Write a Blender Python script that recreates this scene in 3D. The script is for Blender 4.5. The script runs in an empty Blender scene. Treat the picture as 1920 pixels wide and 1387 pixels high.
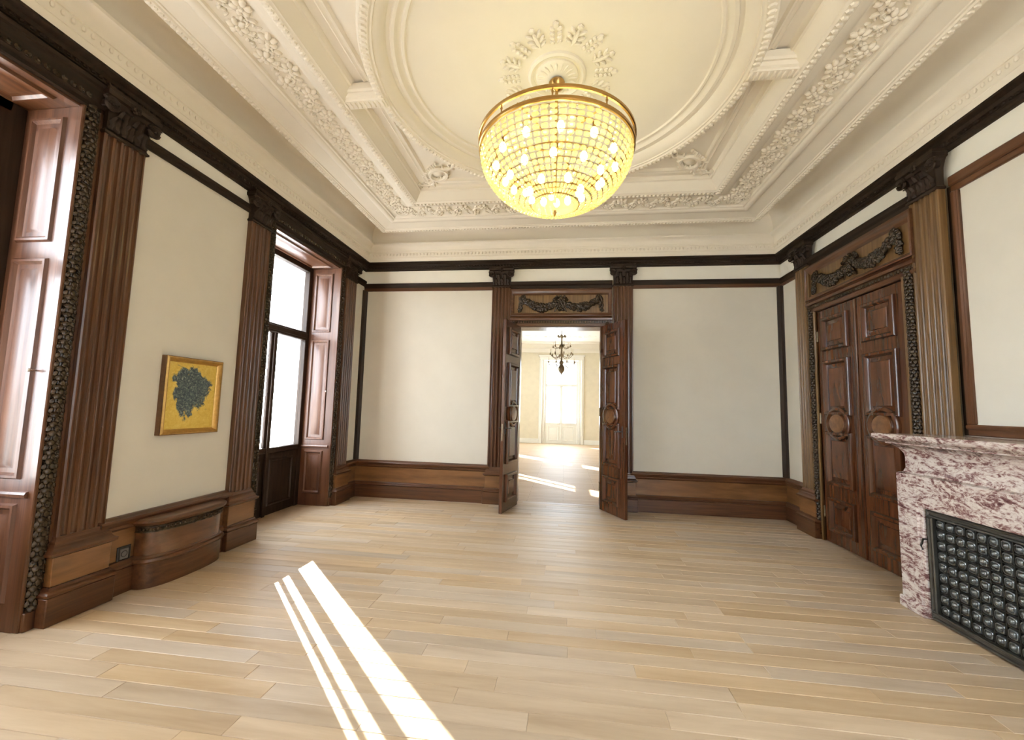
import bpy, math, random
from mathutils import Vector, Matrix
from math import pi, sin, cos, radians, sqrt
random.seed(7)
scene = bpy.context.scene
COL = scene.collection

# ------------------------------------------------------------------ camera
F_PX, YAW, PIT, ROL = 771.99, .1281, .0899, .025
CAM = Vector((0, 0, 1.55))
fwd = Vector((-sin(YAW) * cos(PIT), cos(YAW) * cos(PIT), sin(PIT)))
r0 = Vector((cos(YAW), sin(YAW), 0))
u0 = r0.cross(fwd)
rgt = cos(ROL) * r0 + sin(ROL) * u0
upv = -sin(ROL) * r0 + cos(ROL) * u0
cam_d = bpy.data.cameras.new('camera')
cam_d.sensor_fit = 'HORIZONTAL'; cam_d.sensor_width = 36.0
cam_d.lens = F_PX * 36.0 / 1920.0
cam_d.clip_start = .02; cam_d.clip_end = 400
cam = bpy.data.objects.new('camera', cam_d)
M = Matrix((rgt, upv, -fwd)).transposed().to_4x4(); M.translation = CAM
cam.matrix_world = M
COL.objects.link(cam); scene.camera = cam

# ------------------------------------------------------------------ sky, sun, exposure
world = bpy.data.worlds.new('sky'); scene.world = world; world.use_nodes = True
bg = world.node_tree.nodes['Background']
bg.inputs[0].default_value = (.80, .90, 1.0, 1); bg.inputs[1].default_value = 15.0
sun_d = bpy.data.lights.new('sun', 'SUN'); sun_d.energy = 42; sun_d.color = (1, .93, .80); sun_d.angle = radians(.35)
sun = bpy.data.objects.new('sun', sun_d); COL.objects.link(sun)
EL = radians(22.6)
sun.rotation_euler = Vector((.713 * cos(EL), -.701 * cos(EL), -sin(EL))).to_track_quat('-Z', 'Y').to_euler()
sun.location = (-20, 22, 14)
scene.view_settings.view_transform = 'Standard'; scene.view_settings.look = 'None'
scene.view_settings.gamma = 1.0; scene.view_settings.use_curve_mapping = False
scene.view_settings.exposure = 0.64
try:
    scene.cycles.max_bounces = 7; scene.cycles.diffuse_bounces = 5; scene.cycles.glossy_bounces = 3
    scene.cycles.transparent_max_bounces = 10; scene.cycles.transmission_bounces = 4
    scene.cycles.use_adaptive_sampling = True; scene.cycles.adaptive_threshold = .12; scene.cycles.adaptive_min_samples = 20
    scene.cycles.sample_clamp_indirect = 12; scene.cycles.caustics_reflective = False; scene.cycles.caustics_refractive = False
except Exception: pass

# ------------------------------------------------------------------ materials
def srgb(r, g, b):
    f = lambda c: c / 12.92 if c <= .04045 else ((c + .055) / 1.055) ** 2.4
    return (f(r / 255), f(g / 255), f(b / 255), 1)
def newmat(name):
    m = bpy.data.materials.new(name); m.use_nodes = True
    nt = m.node_tree; p = nt.nodes['Principled BSDF']
    return m, nt, p
def node(nt, t, **kw):
    n = nt.nodes.new(t)
    for k, v in kw.items(): setattr(n, k, v)
    return n
def ramp(nt, src, stops):
    r = node(nt, 'ShaderNodeValToRGB')
    while len(r.color_ramp.elements) < len(stops): r.color_ramp.elements.new(.5)
    for e, (p, c) in zip(r.color_ramp.elements, stops): e.position = p; e.color = c
    nt.links.new(src, r.inputs[0]); return r.outputs[0]
def objcoords(nt, scale, rand=True):
    tc = node(nt, 'ShaderNodeTexCoord'); mp = node(nt, 'ShaderNodeMapping')
    mp.inputs['Scale'].default_value = scale
    src = tc.outputs['Object']
    if rand:
        oi = node(nt, 'ShaderNodeObjectInfo'); ml = node(nt, 'ShaderNodeMath', operation='MULTIPLY'); ml.inputs[1].default_value = 37.0
        nt.links.new(oi.outputs['Random'], ml.inputs[0])
        ad = node(nt, 'ShaderNodeVectorMath', operation='ADD'); nt.links.new(src, ad.inputs[0]); nt.links.new(ml.outputs[0], ad.inputs[1]); src = ad.outputs[0]
    nt.links.new(src, mp.inputs['Vector']); return mp.outputs[0]
def noise(nt, vec, scale, detail=4, rough=.55, dist=0):
    n = node(nt, 'ShaderNodeTexNoise'); n.inputs['Scale'].default_value = scale; n.inputs['Detail'].default_value = detail
    n.inputs['Roughness'].default_value = rough; n.inputs['Distortion'].default_value = dist
    nt.links.new(vec, n.inputs['Vector']); return n.outputs[0]
def bump(nt, p, h, strength, dist=.01):
    b = node(nt, 'ShaderNodeBump'); b.inputs['Strength'].default_value = strength; b.inputs['Distance'].default_value = dist
    nt.links.new(h, b.inputs['Height']); nt.links.new(b.outputs[0], p.inputs['Normal'])
MATS = {}
def wood(name, dark, mid, light, axis='z', rough=.34, var=0.0, grain=26, coat=.25, long=1.3, spec=.5):
    m, nt, p = newmat(name)
    sc = {'x': (long, grain, grain), 'y': (grain, long, grain), 'z': (grain, grain, long)}[axis]
    v = objcoords(nt, sc)
    a = noise(nt, v, 1.0, 6, .6, .35)
    c = ramp(nt, a, [(.28, dark), (.5, mid), (.74, light)])
    if var > 0:
        oi = node(nt, 'ShaderNodeObjectInfo'); hs = node(nt, 'ShaderNodeHueSaturation')
        mr = node(nt, 'ShaderNodeMapRange'); mr.inputs[3].default_value = 1 - var; mr.inputs[4].default_value = 1 + var
        nt.links.new(oi.outputs['Random'], mr.inputs[0]); nt.links.new(mr.outputs[0], hs.inputs['Value'])
        wn = node(nt, 'ShaderNodeTexWhiteNoise', noise_dimensions='1D'); nt.links.new(oi.outputs['Random'], wn.inputs['W'])
        mr2 = node(nt, 'ShaderNodeMapRange'); mr2.inputs[3].default_value = .78; mr2.inputs[4].default_value = 1.15
        nt.links.new(wn.outputs[0], mr2.inputs[0]); nt.links.new(mr2.outputs[0], hs.inputs['Saturation'])
        nt.links.new(c, hs.inputs['Color']); c = hs.outputs[0]
    nt.links.new(c, p.inputs['Base Color'])
    p.inputs['Specular IOR Level'].default_value = spec
    p.inputs['Roughness'].default_value = rough; p.inputs['Coat Weight'].default_value = coat; p.inputs['Coat Roughness'].default_value = .18
    bump(nt, p, a, .12, .004)
    MATS[name] = m; return m
def plain(name, col, rough=.6, metal=0, vary=.06, scale=6, bmp=.03, coat=0):
    m, nt, p = newmat(name)
    v = objcoords(nt, (1, 1, 1), False)
    a = noise(nt, v, scale, 5, .6)
    lo = tuple(c * (1 - vary) for c in col[:3]) + (1,); hi = tuple(min(1, c * (1 + vary)) for c in col[:3]) + (1,)
    nt.links.new(ramp(nt, a, [(.3, lo), (.7, hi)]), p.inputs['Base Color'])
    p.inputs['Roughness'].default_value = rough; p.inputs['Metallic'].default_value = metal; p.inputs['Coat Weight'].default_value = coat
    if bmp: bump(nt, p, noise(nt, v, scale * 25, 3), bmp, .003)
    MATS[name] = m; return m

W = lambda r, g, b: (r, g, b, 1)
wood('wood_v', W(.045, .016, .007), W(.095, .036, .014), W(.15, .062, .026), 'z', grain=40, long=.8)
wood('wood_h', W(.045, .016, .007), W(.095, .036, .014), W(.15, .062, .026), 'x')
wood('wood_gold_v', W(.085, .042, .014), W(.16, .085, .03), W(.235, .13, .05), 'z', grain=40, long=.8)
wood('wood_veneer', W(.10, .042, .014), W(.19, .085, .03), W(.27, .13, .05), 'x', .3, grain=10)
wood('wood_door', W(.036, .011, .005), W(.078, .026, .010), W(.125, .045, .018), 'z', .27, grain=22)
wood('wood_door_panel', W(.036, .011, .005), W(.088, .029, .011), W(.15, .055, .022), 'z', .25, grain=7)
wood('wood_bow', W(.05, .018, .007), W(.105, .040, .015), W(.16, .066, .026), 'x', .22, grain=10, coat=.4)
wood('wood_burl', W(.075, .027, .009), W(.15, .062, .021), W(.22, .10, .037), 'z', .3, grain=22, long=18)
wood('wood_shutter', W(.055, .02, .010), W(.105, .043, .022), W(.15, .066, .034), 'z', .42, coat=.12, grain=36)
wood('wood_dark', W(.010, .0055, .003), W(.021, .0115, .006), W(.036, .020, .010), 'x', .6, coat=0, spec=.25)
wood('wood_dark_v', W(.012, .0065, .0035), W(.026, .014, .0075), W(.042, .024, .013), 'z', .55, coat=0, spec=.28)
wood('wood_carved', W(.014, .008, .004), W(.036, .022, .011), W(.07, .045, .024), 'z', .26, grain=30, long=30, coat=.1, spec=.4)
wood('oak_plank', W(.40, .285, .173), W(.49, .365, .236), W(.57, .44, .298), 'x', .47, var=.09, grain=9, coat=0, long=.9)
wood('oak_board', W(.40, .285, .173), W(.49, .365, .236), W(.57, .44, .298), 'x', .35, grain=9, coat=.08, long=.9)
plain('joint', W(.12, .075, .04), .8)
plain('fabric', W(.645, .60, .505), .85, vary=.025, scale=2.5, bmp=.06)
plain('frieze_paint', W(.82, .79, .69), .75, vary=.015, scale=3)
plain('plaster', W(.82, .76, .65), .78, vary=.02, scale=2, bmp=.04)
plain('plaster_far', W(.72, .70, .65), .8, vary=.01)
plain('wall_far', W(.66, .62, .51), .85, vary=.04, scale=5)
plain('white_paint', W(.78, .79, .77), .5, vary=.02)
plain('outer_plaster', W(.74, .72, .74), .9, vary=.03)
plain('paving', W(.42, .40, .37), .9, vary=.1, scale=.6)
plain('iron', W(.05, .05, .045), .42, .75, vary=.25, scale=30)
plain('iron_frame', W(.12, .115, .10), .38, .8, vary=.15, scale=12)
plain('pewter', W(.20, .21, .205), .34, .75, vary=.2, scale=40)
plain('black_soot', W(.006, .006, .006), .9)
plain('brass', W(.50, .31, .11), .28, 1.0, vary=.08, scale=20)
plain('old_brass', W(.25, .20, .13), .4, .8, vary=.2, scale=40)
plain('gilt_frame', W(.50, .30, .09), .38, .7, vary=.15, scale=30)
plain('frame_brown', W(.13, .06, .025), .45, vary=.2, scale=30)
plain('black_plastic', W(.02, .018, .016), .4)
plain('grey_plastic', W(.16, .14, .13), .45)
plain('candle', W(.80, .76, .66), .5)
plain('steel', W(.6, .58, .55), .25, 1.0)

def marble():
    m, nt, p = newmat('marble')
    v = objcoords(nt, (1.0, 1, 2.1), False)
    n1 = noise(nt, v, 5.5, 8, .68, 2.2)
    n2 = noise(nt, v, 17, 6, .7, 1.6)
    mx = node(nt, 'ShaderNodeMix'); mx.inputs[0].default_value = .45
    nt.links.new(n1, mx.inputs[2]); nt.links.new(n2, mx.inputs[3])
    c = ramp(nt, mx.outputs[0], [(.38, W(.10, .04, .042)), (.45, W(.22, .115, .108)), (.485, W(.42, .31, .28)), (.52, W(.58, .50, .45)), (.64, W(.72, .65, .60))])
    nt.links.new(c, p.inputs['Base Color']); p.inputs['Roughness'].default_value = .22; p.inputs['Coat Weight'].default_value = .3
    MATS['marble'] = m
marble()
def glass():
    m = bpy.data.materials.new('window_glass'); m.use_nodes = True; nt = m.node_tree; nt.nodes.clear()
    o = node(nt, 'ShaderNodeOutputMaterial'); t = node(nt, 'ShaderNodeBsdfTransparent'); g = node(nt, 'ShaderNodeBsdfGlossy'); g.inputs['Roughness'].default_value = .02
    mx = node(nt, 'ShaderNodeMixShader'); mx.inputs[0].default_value = .06
    nt.links.new(t.outputs[0], mx.inputs[1]); nt.links.new(g.outputs[0], mx.inputs[2]); nt.links.new(mx.outputs[0], o.inputs[0]); MATS['glass'] = m
glass()
def crystal():
    m = bpy.data.materials.new('crystal'); m.use_nodes = True; nt = m.node_tree; nt.nodes.clear()
    o = node(nt, 'ShaderNodeOutputMaterial')
    tr = node(nt, 'ShaderNodeBsdfTranslucent'); tr.inputs[0].default_value = (.93, .87, .55, 1)
    tp = node(nt, 'ShaderNodeBsdfTransparent'); tp.inputs[0].default_value = (1, .97, .85, 1)
    g = node(nt, 'ShaderNodeBsdfGlossy'); g.inputs['Roughness'].default_value = .12; g.inputs[0].default_value = (1, .97, .88, 1)
    a = node(nt, 'ShaderNodeMixShader'); a.inputs[0].default_value = .5
    b = node(nt, 'ShaderNodeMixShader'); b.inputs[0].default_value = .12
    nt.links.new(tr.outputs[0], a.inputs[1]); nt.links.new(tp.outputs[0], a.inputs[2])
    nt.links.new(a.outputs[0], b.inputs[1]); nt.links.new(g.outputs[0], b.inputs[2]); nt.links.new(b.outputs[0], o.inputs[0]); MATS['crystal'] = m
crystal()
def emis(name, col, s):
    m = bpy.data.materials.new(name); m.use_nodes = True; nt = m.node_tree; nt.nodes.clear()
    o = node(nt, 'ShaderNodeOutputMaterial'); e = node(nt, 'ShaderNodeEmission'); e.inputs[0].default_value = col; e.inputs[1].default_value = s
    nt.links.new(e.outputs[0], o.inputs[0]); MATS[name] = m
emis('bulb_glow', (1, .90, .44, 1), 18)
def picture():
    m, nt, p = newmat('picture')
    tc = node(nt, 'ShaderNodeTexCoord')
    v = tc.outputs['Object']
    n1 = noise(nt, v, 7, 5, .65, .5); n2 = noise(nt, v, 26, 4, .7, 1.0); n3 = noise(nt, v, 60, 3, .7, .6)
    mp = node(nt, 'ShaderNodeMapping'); mp.inputs['Location'].default_value = (0.0, 0, -.12); mp.inputs['Scale'].default_value = (3.7, 1, 3.1); nt.links.new(v, mp.inputs[0])
    ln = node(nt, 'ShaderNodeVectorMath', operation='LENGTH'); nt.links.new(mp.outputs[0], ln.inputs[0])
    ad = node(nt, 'ShaderNodeMath', operation='MULTIPLY_ADD'); ad.inputs[1].default_value = 1.5; nt.links.new(n1, ad.inputs[0]); nt.links.new(ln.outputs['Value'], ad.inputs[2])
    mask = ramp(nt, ad.outputs[0], [(.0, W(1, 1, 1)), (1.0, W(1, 1, 1))])
    st = node(nt, 'ShaderNodeMapRange'); st.inputs[1].default_value = 1.50; st.inputs[2].default_value = 1.40
    nt.links.new(ad.outputs[0], st.inputs[0])
    yel = ramp(nt, n2, [(.3, W(.66, .42, .06)), (.6, W(.76, .55, .12)), (.8, W(.80, .62, .22))])
    blu = ramp(nt, n3, [(.3, W(.02, .03, .05)), (.47, W(.06, .085, .10)), (.58, W(.13, .17, .14)), (.68, W(.34, .37, .33))])
    mx = node(nt, 'ShaderNodeMix', data_type='RGBA'); nt.links.new(st.outputs[0], mx.inputs[0]); nt.links.new(yel, mx.inputs[6]); nt.links.new(blu, mx.inputs[7])
    nt.links.new(mx.outputs[2], p.inputs['Base Color']); p.inputs['Roughness'].default_value = .45
    bump(nt, p, n3, .3, .004); MATS['picture'] = m
picture()
def plank_floor_far():
    m, nt, p = newmat('oak_far')
    v = objcoords(nt, (1, 1, 1), False)
    b = node(nt, 'ShaderNodeTexBrick'); b.inputs['Scale'].default_value = 1; b.inputs['Brick Width'].default_value = 1.2; b.inputs['Row Height'].default_value = .125
    b.inputs['Mortar Size'].default_value = .003; b.inputs['Color1'].default_value = W(.50, .36, .23); b.inputs['Color2'].default_value = W(.56, .42, .28); b.inputs['Mortar'].default_value = W(.3, .2, .12)
    nt.links.new(v, b.inputs[0]); nt.links.new(b.outputs[0], p.inputs['Base Color']); p.inputs['Roughness'].default_value = .55; MATS['oak_far'] = m
plank_floor_far()

# ------------------------------------------------------------------ mesh builder
class MB:
    def __init__(s): s.v = []; s.f = []
    def add(s, vs, fs, T=None):
        o = len(s.v)
        s.v += [tuple(T @ Vector(v)) for v in vs] if T is not None else [tuple(v) for v in vs]
        s.f += [tuple(i + o for i in f) for f in fs]
    def box(s, x0, x1, y0, y1, z0, z1, c=0.0, T=None):
        if c <= 0:
            vs = [(x, y, z) for x in (x0, x1) for y in (y0, y1) for z in (z0, z1)]
            s.add(vs, [(0, 1, 3, 2), (4, 6, 7, 5), (0, 4, 5, 1), (2, 3, 7, 6), (0, 2, 6, 4), (1, 5, 7, 3)], T); return
        c = min(c, abs(x1 - x0) * .45, abs(y1 - y0) * .45, abs(z1 - z0) * .45)
        vs = []; idx = {}
        X = (x0, x1); Y = (y0, y1); Z = (z0, z1)
        for i in (0, 1):
            for j in (0, 1):
                for k in (0, 1):
                    dx, dy, dz = (c if i == 0 else -c), (c if j == 0 else -c), (c if k == 0 else -c)
                    for a, q in (('x', (X[i], Y[j] + dy, Z[k] + dz)), ('y', (X[i] + dx, Y[j], Z[k] + dz)), ('z', (X[i] + dx, Y[j] + dy, Z[k]))):
                        idx[(i, j, k, a)] = len(vs); vs.append(q)
        fs = []
        for i in (0, 1):
            fs.append([idx[(i, j, k, 'x')] for j, k in ((0, 0), (0, 1), (1, 1), (1, 0))])
            fs.append([idx[(j, i, k, 'y')] for j, k in ((0, 0), (0, 1), (1, 1), (1, 0))])
            fs.append([idx[(j, k, i, 'z')] for j, k in ((0, 0), (0, 1), (1, 1), (1, 0))])
            for j in (0, 1):
                fs.append([idx[(0, i, j, 'y')], idx[(1, i, j, 'y')], idx[(1, i, j, 'z')], idx[(0, i, j, 'z')]])
                fs.append([idx[(i, 0, j, 'x')], idx[(i, 1, j, 'x')], idx[(i, 1, j, 'z')], idx[(i, 0, j, 'z')]])
                fs.append([idx[(i, j, 0, 'x')], idx[(i, j, 1, 'x')], idx[(i, j, 1, 'y')], idx[(i, j, 0, 'y')]])
                for k in (0, 1): fs.append([idx[(i, j, k, 'x')], idx[(i, j, k, 'y')], idx[(i, j, k, 'z')]])
        s.add(vs, fs, T)
    def extrude(s, prof, a, b, axis='x', T=None, closed=False, cap=True):
        """prof: list of (p,q); axis x -> (t,p,q); axis z -> (p,q,t)"""
        n = len(prof); vs = []
        for t in (a, b):
            for p, q in prof: vs.append((t, p, q) if axis == 'x' else ((p, t, q) if axis == 'y' else (p, q, t)))
        fs = [(i, (i + 1) % n, n + (i + 1) % n, n + i) for i in range(n if closed else n - 1)]
        if cap: fs += [tuple(range(n)), tuple(range(2 * n - 1, n - 1, -1))]
        s.add(vs, fs, T)
    def rings(s, rings, T=None, cap0=False, cap1=True, closed=True):
        n = len(rings[0]); vs = [q for r in rings for q in r]; fs = []
        for k in range(len(rings) - 1):
            for i in range(n if closed else n - 1):
                j = (i + 1) % n; fs.append((k * n + i, k * n + j, (k + 1) * n + j, (k + 1) * n + i))
        if cap0: fs.append(tuple(range(n - 1, -1, -1)))
        if cap1: o = (len(rings) - 1) * n; fs.append(tuple(range(o, o + n)))
        s.add(vs, fs, T)
    def rectpanel(s, x0, x1, z0, z1, prof, T=None, cap=True):
        s.rings([[(x0 + i, y, z0 + i), (x1 - i, y, z0 + i), (x1 - i, y, z1 - i), (x0 + i, y, z1 - i)] for i, y in prof], T, cap1=cap)
    def ovalpanel(s, cx, cz, rx, rz, prof, T=None, n=28, cap=True):
        s.rings([[(cx + (rx - i) * cos(2 * pi * k / n), y, cz + (rz - i) * sin(2 * pi * k / n)) for k in range(n)] for i, y in prof], T, cap1=cap)
    def lathe(s, prof, n=24, T=None, cap0=False, cap1=False):
        s.rings([[(r * cos(2 * pi * k / n), r * sin(2 * pi * k / n), z) for k in range(n)] for r, z in prof], T, cap0, cap1)
    def tube(s, pts, rad, n=6, T=None):
        pts = [Vector(p) for p in pts]; R = []
        for i, p in enumerate(pts):
            d = (pts[min(i + 1, len(pts) - 1)] - pts[max(i - 1, 0)]).normalized()
            a = d.cross(Vector((0, 0, 1)))
            if a.length < .05: a = d.cross(Vector((0, 1, 0)))
            a.normalize(); b = d.cross(a); r = rad[i] if isinstance(rad, (list, tuple)) else rad
            R.append([tuple(p + a * r * cos(2 * pi * k / n) + b * r * sin(2 * pi * k / n)) for k in range(n)])
        s.rings(R, T, True, True)
    def lump(s, c, r, rot=None, n=7, m=4, T=None):
        vs = []; R = rot if rot is not None else Matrix.Identity(3)
        c = Vector(c)
        for j in range(1, m):
            a = pi * j / m
            for k in range(n):
                vs.append(tuple(c + R @ Vector((r[0] * sin(a) * cos(2 * pi * k / n), r[1] * sin(a) * sin(2 * pi * k / n), r[2] * cos(a)))))
        t = len(vs); vs.append(tuple(c + R @ Vector((0, 0, r[2])))); vs.append(tuple(c + R @ Vector((0, 0, -r[2]))))
        fs = [(j * n + k, j * n + (k + 1) % n, (j + 1) * n + (k + 1) % n, (j + 1) * n + k) for j in range(m - 2) for k in range(n)]
        fs += [(t, (k + 1) % n, k) for k in range(n)] + [(t + 1, (m - 2) * n + k, (m - 2) * n + (k + 1) % n) for k in range(n)]
        s.add(vs, fs, T)
    def mesh(s, name, mat, smooth=True, ang=38):
        me = bpy.data.meshes.new(name); me.from_pydata(s.v, [], s.f); me.update()
        if smooth:
            me.polygons.foreach_set('use_smooth', [True] * len(me.polygons))
            try: me.set_sharp_from_angle(angle=radians(ang))
            except Exception: pass
        if mat: me.materials.append(MATS[mat])
        return me
    def build(s, name, mat, parent=None, loc=None, rz=None, smooth=True, ang=38):
        return link(name, s.mesh(name, mat, smooth, ang), parent, loc, rz)
def link(name, me, parent=None, loc=None, rz=None):
    o = bpy.data.objects.new(name, me); COL.objects.link(o)
    if parent is not None: o.parent = parent
    if loc is not None: o.location = loc
    if rz is not None: o.rotation_euler = (0, 0, rz)
    return o
def tag(o, label, cat, kind=None, group=None):
    o['label'] = label; o['category'] = cat
    if kind: o['kind'] = kind
    if group: o['group'] = group
    return o
def thing(name, label, cat, loc=(0, 0, 0), rz=0, kind=None, group=None):
    o = bpy.data.objects.new(name, None); COL.objects.link(o); o.location = loc; o.rotation_euler = (0, 0, rz); o.empty_display_size = .1
    return tag(o, label, cat, kind, group)
def copy_tree(o, parent=None):
    c = o.copy(); COL.objects.link(c); c.parent = parent
    for ch in list(o.children): copy_tree(ch, c)
    return c
RY = lambda a: Matrix.Rotation(a, 3, 'Y'); RZ = lambda a: Matrix.Rotation(a, 3, 'Z'); RX = lambda a: Matrix.Rotation(a, 3, 'X')

# ------------------------------------------------------------------ the room
XL, XR, YF, YB = -3.54, 3.33, -.95, 6.75
WX = -4.03                    # plane of the windows
XO = -4.5                     # outer face of the street wall
WIN = [(.90, 2.41), (4.44, 5.95)]
HEAD = 3.68
FW = (1.0, 2.51)  # opening of the added fill window in the front wall
ROT = {'L': -pi / 2, 'R': pi / 2, 'B': pi, 'F': 0}
def loop(mb, prof, sides='LRBF'):
    for sd in sides:
        vs = []
        for d, z in prof:
            a, b = {'L': ((XL + d, YF + d), (XL + d, YB - d)), 'R': ((XR - d, YF + d), (XR - d, YB - d)), 'B': ((XL + d, YB - d), (XR - d, YB - d)), 'F': ((XL + d, YF + d), (XR - d, YF + d))}[sd]
            vs += [(a[0], a[1], z), (b[0], b[1], z)]
        mb.add(vs, [(2 * i, 2 * i + 1, 2 * i + 3, 2 * i + 2) for i in range(len(prof) - 1)])

# floor with single planks
floor = tag(MB().build('floor', 'joint') if False else None or (lambda m: (m.box(XL - .49, XR, YF, 7.0, -.12, -.012), m.build('floor', 'joint', smooth=False))[1])(MB()),
            'pale oak plank floor of the wood panelled room', 'floor', 'structure')
PW = .125; rows = int((7.0 - YF) / PW)
near = MB(); pm = {}
def plank_mesh(L):
    k = round(L, 2)
    if k not in pm:
        b = MB(); b.box(-k / 2, k / 2, -PW / 2 + .0012, PW / 2 - .0012, -.014, 0, .0022); pm[k] = b.mesh('plank', 'oak_plank')
    return pm[k], k
npl = 0
for r in range(rows + 1):
    y = 7.0 - PW * (r + .5)
    if y < YF: break
    x = XL - .02 - random.choice([0, .3, .6, .9]) * 1.0
    x0, x1 = XL - .02, XR + .02
    while x < x1 - .01:
        L = random.choice([1.0, 1.1, 1.2, 1.3, 1.4, 1.5]); a, b = max(x, x0), min(x + L, x1)
        if x1 - b < .25: b = x1
        if b - a > .06:
            if y > 1.62:
                me, k = plank_mesh(b - a - .002)
                o = link('plank', me, floor, ((a + b) / 2, y, random.uniform(-.0006, .0006))); npl += 1
            else: near.box(a, b - .002, y - PW / 2 + .0012, y + PW / 2 - .0012, -.014, 0)
        x = b if b == x1 else x + L
o = near.build('plank_boards', 'oak_board', floor, smooth=False); o['kind'] = 'stuff'
wf = MB()
for a, b in WIN: wf.box(WX - .02, XL - .02, a, b, -.014, -.001)
wf.build('window_recess_boards', 'oak_board', floor, smooth=False)

# walls
def walls():
    m = MB()
    ys = [YF, WIN[0][0], WIN[0][1], WIN[1][0], WIN[1][1], 7.0]
    for i in (0, 2, 4): m.box(XO, XL, ys[i], ys[i + 1], -.1, 4.5)
    for a, b in WIN: m.box(XO, XL, a, b, HEAD, 4.5); m.box(XO, WX, a, b, -.1, 0)
    wl = tag(m.build('wall_left', 'outer_plaster', smooth=False), 'cream left wall with two tall windows and dark wood trim', 'wall', 'structure')
    m = MB(); m.box(XR, XR + .3, YF, YB + .3, -.1, 4.5)
    wr = tag(m.build('wall_right', 'frieze_paint', smooth=False), 'cream right wall with closed double door and marble fireplace', 'wall', 'structure')
    m = MB(); m.box(XL, -.755, YB, YB + .3, -.1, 4.5); m.box(.585, XR, YB, YB + .3, -.1, 4.5); m.box(-.755, .585, YB, YB + .3, 2.885, 4.5)
    wb = tag(m.build('wall_back', 'frieze_paint', smooth=False), 'cream back wall with the open double doorway', 'wall', 'structure')
    m = MB(); m.box(XO, FW[0], YF - .3, YF, -.1, 4.5); m.box(FW[1], XR + .3, YF - .3, YF, -.1, 4.5); m.box(FW[0], FW[1], YF - .3, YF, HEAD, 4.5); m.box(FW[0], FW[1], YF - .3, YF, -.1, 0)
    tag(m.build('wall_front', 'fabric', smooth=False), 'plain cream wall behind the viewer with an added fill light window', 'wall', 'structure')
    def pan(nm, mat, par, x0, x1, y0, y1, z0, z1):
        b = MB(); b.box(x0, x1, y0, y1, z0, z1, .002); return b.build(nm, mat, par)
    # fabric fields and painted frieze bands
    for a, b in ((YF, .45), (2.80, 4.06), (6.32, YB - .01)):
        pan('fabric_panel', 'fabric', wl, XL, XL + .008, a, b, .5, 3.70)
        pan('frieze_band', 'frieze_paint', wl, XL, XL + .010, a, b, 3.70, 3.95)
    for a, b in ((XL, -1.2), (1.05, XR)): pan('fabric_panel', 'fabric', wb, a, b, YB - .008, YB, .5, 3.56)
    pan('frieze_band', 'frieze_paint', wb, XL, XR, YB - .010, YB, 3.56, 3.95)
    for a, b in ((YF, 3.95), (6.1, YB - .01)): pan('fabric_panel', 'fabric', wr, XR - .008, XR, a, b, .5, 3.56)
    pan('frieze_band', 'frieze_paint', wr, XR - .010, XR, YF, YB, 3.56, 3.95)
walls()

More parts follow.
